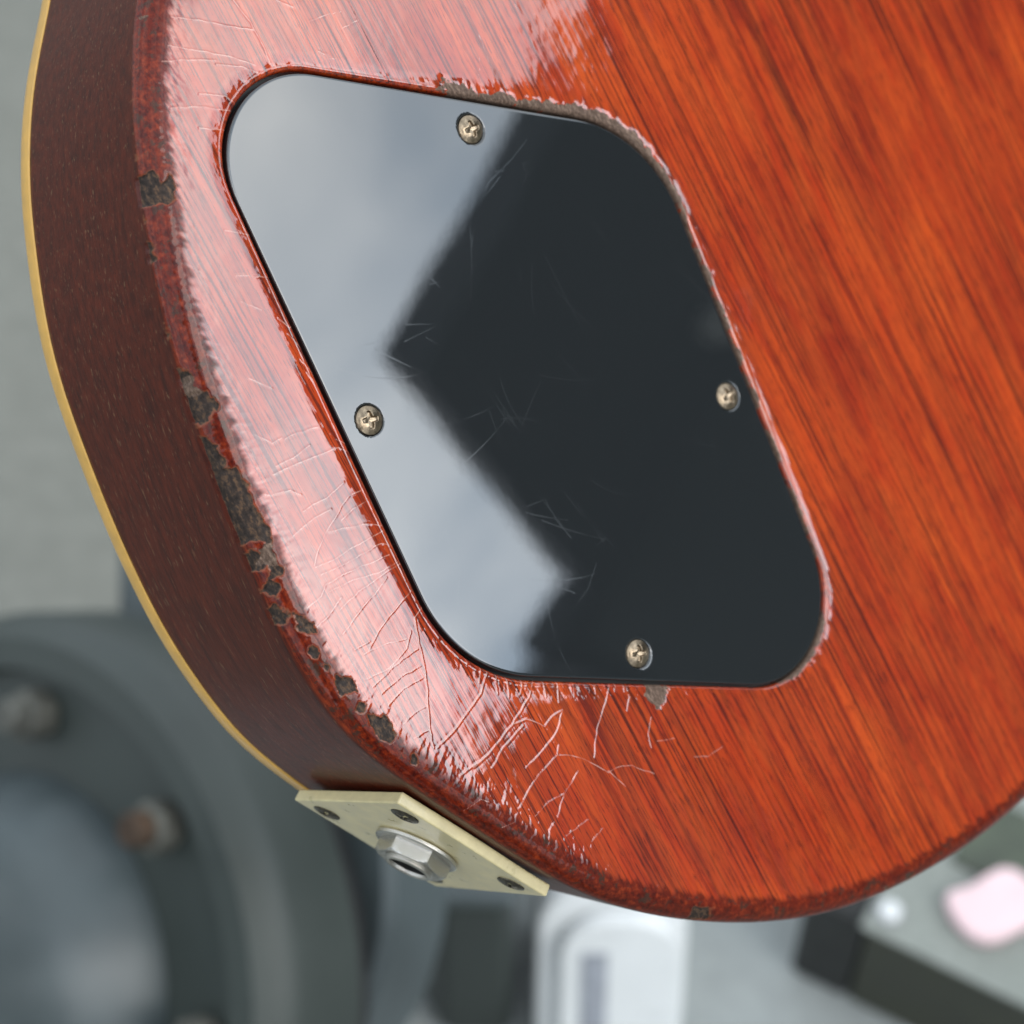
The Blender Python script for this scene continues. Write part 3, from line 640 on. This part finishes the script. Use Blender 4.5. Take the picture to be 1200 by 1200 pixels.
lathe('jack_socket', [(4.4, -1)]+thr+[(4.25, 4.25), (3.9, 4.3), (3.6, 4.1), (3.5, 3.6)], NICKEL, jp, frame(JU, JZc, JT) @ Matrix.Scale(S, 4), 72)
lathe('socket_bore', [(3.5, 3.6), (3.45, -3), (.01, -3.1)], BLACKH, jp, frame(JU, JZc, JT) @ Matrix.Scale(S, 4), 48)

# ------------------------------------------------------------------ things behind the guitar
GPAINT = simple('blue_grey_machine_paint', (.058, .074, .078), .38, var=.25, scale=14, bump=.001)
GPAINT2 = simple('grey_green_machine_paint', (.031, .040, .036), .5, var=.2, scale=10, bump=.001)
RUBBER = simple('black_gasket', (.012, .012, .013), .7)
BOLT = simple('rusty_bolt_steel', (.11, .11, .095), .6, .2, var=.5, scale=60)
RUST = simple('brown_rust', (.06, .034, .018), .8, var=.5, scale=60)
fc = at_d((8, 1145), 1.0)
fn = (CR*-.60+CU*.02+CB*.80).normalized()
fy = CU-fn*CU.dot(fn); fy.normalize(); fx = fy.cross(fn)
MB_ = Matrix((fx, fy, fn)).transposed().to_4x4(); MB_.translation = fc
pump = tag(empty('pump_housing', MB_), 'large blurred blue grey flanged pipe housing low on the left', 'machine')
lathe('front_flange', [(.09, -.012), (.149, -.012), (.151, .0), (.166, .0), (.175, -.010), (.178, -.02), (.178, -.058), (.173, -.064), (.09, -.064)], GPAINT2, pump, None, 96)
lathe('gasket', [(.05, -.064), (.162, -.0641), (.162, -.082), (.05, -.079)], RUBBER, pump, None, 96)
lathe('rear_flange', [(.03, -.0822), (.122, -.0824), (.127, -.087), (.127, -.125), (.12, -.130), (.07, -.132), (.065, -.17), (.06, -.175), (.01, -.175)], GPAINT, pump, Matrix.Translation((.048, .052, 0)), 96)
lathe('pipe', [(.100, -.0115), (.094, .005), (.084, .02), (.078, .04), (.074, .12), (.08, .125), (.08, .145), (.062, .147), (.058, .05), (.01, .045)], GPAINT, pump, None, 96)
for k in range(8):
    a = R(85-45.5*k)
    mw = Matrix.Translation((.129*math.cos(a), .129*math.sin(a), -.0115)) @ Matrix.Rotation(a, 4, 'Z')
    n6 = 6; P6 = [(.013*math.cos(math.pi*2*i/6), .013*math.sin(math.pi*2*i/6)) for i in range(6)]
    b = prism('flange_nut', P6, 0, .016, BOLT, pump, mw, bevel=.002)
    lathe('bolt_end', [(.0085, .0165), (.0085, .024), (.007, .026), (.001, .026)], RUST if k % 2 else BOLT, b, None, 20)
box('foot', (-.08, -.05, -.20), (.08, .05, -.10), GPAINT2, pump, Matrix.Translation((0, -.19, 0)), .008)
box('junction_box', (-.05, .10, -.16), (.015, .255, -.108), GPAINT, pump, None, .012)

# grey green cabinet behind the jack plate
p0 = at_h((522, 1215), .012); p1 = at_h((470, 1120), .012); p2 = at_h((600, 1215), .012)
cab = tag(empty('steel_cabinet', Matrix.Translation(p0)), 'dark grey green steel cabinet standing behind the jack plate', 'cabinet')
a_, b_ = (p1-p0), (p2-p0)
pl_ = [(0, 0), (b_.x, b_.y), (b_.x+.0, b_.y+.14), (a_.x+.03, a_.y+.08), (a_.x, a_.y)]
prism('cabinet_body', pl_, 0, .17, GPAINT2, cab, bevel=.008)
prism('lid', [(x*1.03, y*1.03-.002) for x, y in pl_], .171, .18, GPAINT, cab, bevel=.004)

# white rounded appliance
WHT = simple('white_enamel', (.74, .76, .76), .3, var=.05, scale=20, Coat_Weight=.5)
LGREY = simple('grey_label_print', (.32, .34, .38), .5, var=.2, scale=120)
PINKP = simple('pink_print', (.62, .42, .42), .5, var=.1)
q0 = at_h((626, 1262), .012); q1 = at_h((796, 1262), .012); wd_ = (q1-q0).length
app = tag(empty('white_appliance', Matrix.Translation(q0)), 'white rounded enamel housing with a grey label below the guitar', 'appliance')
def rrect(w_, h_, r, n=8, cx=0, cz=0):
    P = []
    for (sx, sz, a0) in ((1, 1, 0), (-1, 1, 90), (-1, -1, 180), (1, -1, 270)):
        for k in range(n+1):
            a = R(a0+90*k/n); P.append((cx+sx*(w_/2-r)+r*math.cos(a), cz+sz*(h_/2-r)+r*math.sin(a)))
    return P
RX = Matrix.Rotation(R(90-18), 4, 'X')
prism('housing', rrect(wd_, .16, .034, cx=wd_/2, cz=.075), -.10, 0, WHT, app, RX, bevel=.006, seg=3)
prism('front_panel', rrect(wd_*.82, .145, .03, cx=wd_*.56, cz=.070), .0005, .012, WHT, app, RX, bevel=.004, seg=3)
box('label_plate', (wd_*.30, .0, .0121), (wd_*.47, .118, .0135), LGREY, app, RX, bevel=.0004)
lathe('badge', [(.012, .0), (.012, .0015), (.001, .0016)], PINKP, app, RX @ Matrix.Translation((wd_*.62, .028, .0122)), 32)

# dark instrument case with a pale lid
OLIVE = simple('dark_olive_case_side', (.030, .032, .020), .5, var=.3, scale=25)
BLK = simple('black_rubber_end', (.012, .013, .012), .6)
LID = concrete('grey_lid', (.23, .25, .225), (.29, .31, .285), 12)
hz_ = .115
c0 = at_h((945, 1046), hz_); c1 = at_h((1205, 1172), hz_); ux = (c1-c0); ux.z = 0; L_ = ux.length; ux.normalize(); uy = Vector((-ux.y, ux.x, 0))
MC = Matrix.Identity(4)
for i in range(3): MC[i][0], MC[i][1], MC[i][2] = ux[i], uy[i], (0, 0, 1)[i]
MC = Matrix.Translation((c0.x, c0.y, 0)) @ MC
case = tag(empty('equipment_case', MC), 'dark olive equipment case with a pale grey top at lower right', 'case')
box('case_body', (.04, 0, .013), (L_+.15, .21, hz_-.004), OLIVE, case, bevel=.003)
box('end_cap', (0, -.001, .013), (.0395, .211, hz_-.004), BLK, case, bevel=.006)
box('case_top', (.036, -.004, hz_-.0035), (L_+.155, .214, hz_), LID, case, bevel=.0015)
ins = MC.inverted() @ at_h((1185, 1003), hz_)
box('dark_inset', (ins.x-.03, ins.y-.022, hz_+.0002), (ins.x+.05, ins.y+.03, hz_+.004), simple('moss_green_inset', (.07, .085, .06), .7, var=.3), case, bevel=.002)
pk = at_h((1162, 1066), hz_)
disc = tag(empty('pink_disc', Matrix.Translation((pk.x, pk.y, hz_+.0005))), 'small pale pink round pad lying on the equipment case', 'pad')
pts = [(.026*math.cos(t)*(1+.10*math.sin(2*t+.6)), .0215*math.sin(t)*(1+.16*math.cos(t+.5))-.004*math.cos(3*t)) for t in np.linspace(0, 2*math.pi, 40, endpoint=False)]
prism('pad_body', pts, 0, .010, simple('pale_pink_foam', (.78, .58, .60), .8, var=.06), disc, bevel=.003)
prism('pad_backing', [(x*.96, y*.96) for x, y in pts], -.0004, -.0001, simple('pad_backing_brown', (.25, .15, .12), .8), disc)
kb = at_h((1038, 1070), hz_)
kn = tag(empty('white_button', Matrix.Translation((kb.x+.002, kb.y, hz_))), 'tiny white round button on the near corner of the case top', 'button')
lathe('button_cap', [(.0065, .0002), (.0065, .004), (.005, .0055), (.0005, .006)], WHT, kn, None, 24)
lathe('button_collar', [(.0085, .0001), (.0085, .0012), (.006, .0013)], simple('collar_grey', (.3, .3, .3), .4, 1.), kn, None, 24)

# ------------------------------------------------------------------ the photographer, seen only as a dark reflection
def cw(x, y, z): return (x, y, z)
SKP = simple('skin', (.42, .26, .19), .5, var=.08); JKT = simple('navy_jacket', (.018, .02, .028), .8, var=.3, scale=60)
TRS = simple('dark_trousers', (.02, .022, .028), .85, var=.3, scale=60); HAIR = simple('dark_hair', (.015, .011, .009), .6)
per = tag(empty('person', Matrix.Translation((0, -.42, 0))), 'person in a dark jacket standing over the guitar and holding up a phone', 'person')
J = {'pelvis': (0, -.48, .93, .15, .11), 'waist': (0, -.47, 1.08, .135, .10), 'chest': (.01, -.42, 1.28, .165, .12), 'base': (.015, -.36, 1.43, .10, .09), 'neck': (.02, -.31, 1.50, .055, .055),
     'skull': (.02, -.25, 1.59, .08, .095), 'crown': (.02, -.235, 1.68, .07, .08),
     'sl': (-.17, -.38, 1.40, .065, .065), 'el': (-.27, -.24, 1.17, .05, .05), 'wl': (-.10, -.09, 1.20, .032, .032), 'hl': (-.06, -.045, 1.215, .03, .018),
     'sr': (.20, -.38, 1.40, .065, .065), 'er': (.30, -.22, 1.20, .05, .05), 'wr': (.11, -.09, 1.22, .032, .032), 'hr': (.06, -.045, 1.225, .03, .018),
     'tl': (-.10, -.48, .84, .10, .10), 'kl': (-.13, -.46, .48, .06, .06), 'al': (-.13, -.52, .09, .042, .042), 'fl': (-.15, -.34, .04, .04, .032),
     'tr': (.10, -.48, .84, .10, .10), 'kr': (.12, -.46, .48, .06, .06), 'ar': (.13, -.54, .09, .042, .042), 'fr': (.16, -.36, .04, .04, .032)}
ks = list(J); ED = [('pelvis', 'waist'), ('waist', 'chest'), ('chest', 'base'), ('base', 'neck'), ('neck', 'skull'), ('skull', 'crown'), ('base', 'sl'), ('sl', 'el'), ('el', 'wl'), ('wl', 'hl'), ('base', 'sr'), ('sr', 'er'), ('er', 'wr'), ('wr', 'hr'),
      ('pelvis', 'tl'), ('tl', 'kl'), ('kl', 'al'), ('al', 'fl'), ('pelvis', 'tr'), ('tr', 'kr'), ('kr', 'ar'), ('ar', 'fr')]
def skin_body(name, ks, ED, J, mats, parent, off, root, matfn=None, lv=2):
    me = bpy.data.meshes.new(name); me.from_pydata([tuple(np.array(J[k][:3])-off) for k in ks], [(ks.index(a), ks.index(b)) for a, b in ED], [])
    o = bpy.data.objects.new(name, me); COL.objects.link(o)
    m = o.modifiers.new('skin', 'SKIN'); m.use_smooth_shade = True
    for k, v in zip(ks, me.skin_vertices[0].data): v.radius = J[k][3:5]; v.use_root = (k == root)
    o.modifiers.new('sub', 'SUBSURF').levels = lv
    dg = bpy.context.evaluated_depsgraph_get(); m2 = bpy.data.meshes.new_from_object(o.evaluated_get(dg))
    o.modifiers.clear(); o.data = m2; m2.materials.clear()
    for m_ in mats: m2.materials.append(m_)
    if matfn:
        for p in m2.polygons: p.material_index = matfn(p.center)
    o.parent = parent; return o
PO = np.array([0, -.42, 0])
def pm(c):
    x, y, z = c.x, c.y-.42, c.z
    if z > 1.5 and abs(x-.02) < .12: return 3 if (z > 1.66 or (y < -.27 and z > 1.56)) else 0
    if y > -.115 and z > 1.1: return 0
    return 1 if z > .9 else 2
body = skin_body('body', ks, ED, J, [SKP, JKT, TRS, HAIR], per, PO, 'pelvis', pm)
for sgn, hn in ((-1, 'hl'), (1, 'hr')):
    h = np.array(J[hn][:3])
    for q in range(4):
        b0 = h+np.array([0, .004, .012])+np.array(CU)*(.018-.016*q)
        J2 = {'a': (*(b0+np.array([sgn*.004, 0, 0])), .009, .009), 'b': (*(b0+np.array(CB)*-.006+np.array([-sgn*.018, .012, -.006])), .0085, .0085), 'c': (*(b0+np.array([-sgn*.036, .016, -.002])), .0075, .0075)}
        skin_body('finger', ['a', 'b', 'c'], [('a', 'b'), ('b', 'c')], J2, [SKP], per, PO, 'a', None, 1)
    J2 = {'a': (*(h+np.array([0, -.004, -.012])), .011, .011), 'b': (*(h+np.array([-sgn*.022, -.008, .006])), .009, .009), 'c': (*(h+np.array([-sgn*.035, -.004, .014])), .008, .008)}
    skin_body('thumb', ['a', 'b', 'c'], [('a', 'b'), ('b', 'c')], J2, [SKP], per, PO, 'a', None, 1)
pc = Vector((0, 0, CAMZ))+CB*.012-CU*.03+CR*.0
MP = Matrix((CR, CU, CB)).transposed().to_4x4(); MP.translation = pc
ph = tag(empty('phone', MP), 'black phone held up in both hands above the guitar', 'phone')
prism('phone_body', rrect(.15, .074, .01), -.004, .004, simple('phone_black', (.01, .01, .011), .25), ph, bevel=.0012)
prism('phone_screen', rrect(.144, .069, .008), .0041, .0045, simple('phone_glass', (.012, .012, .014), .06), ph)
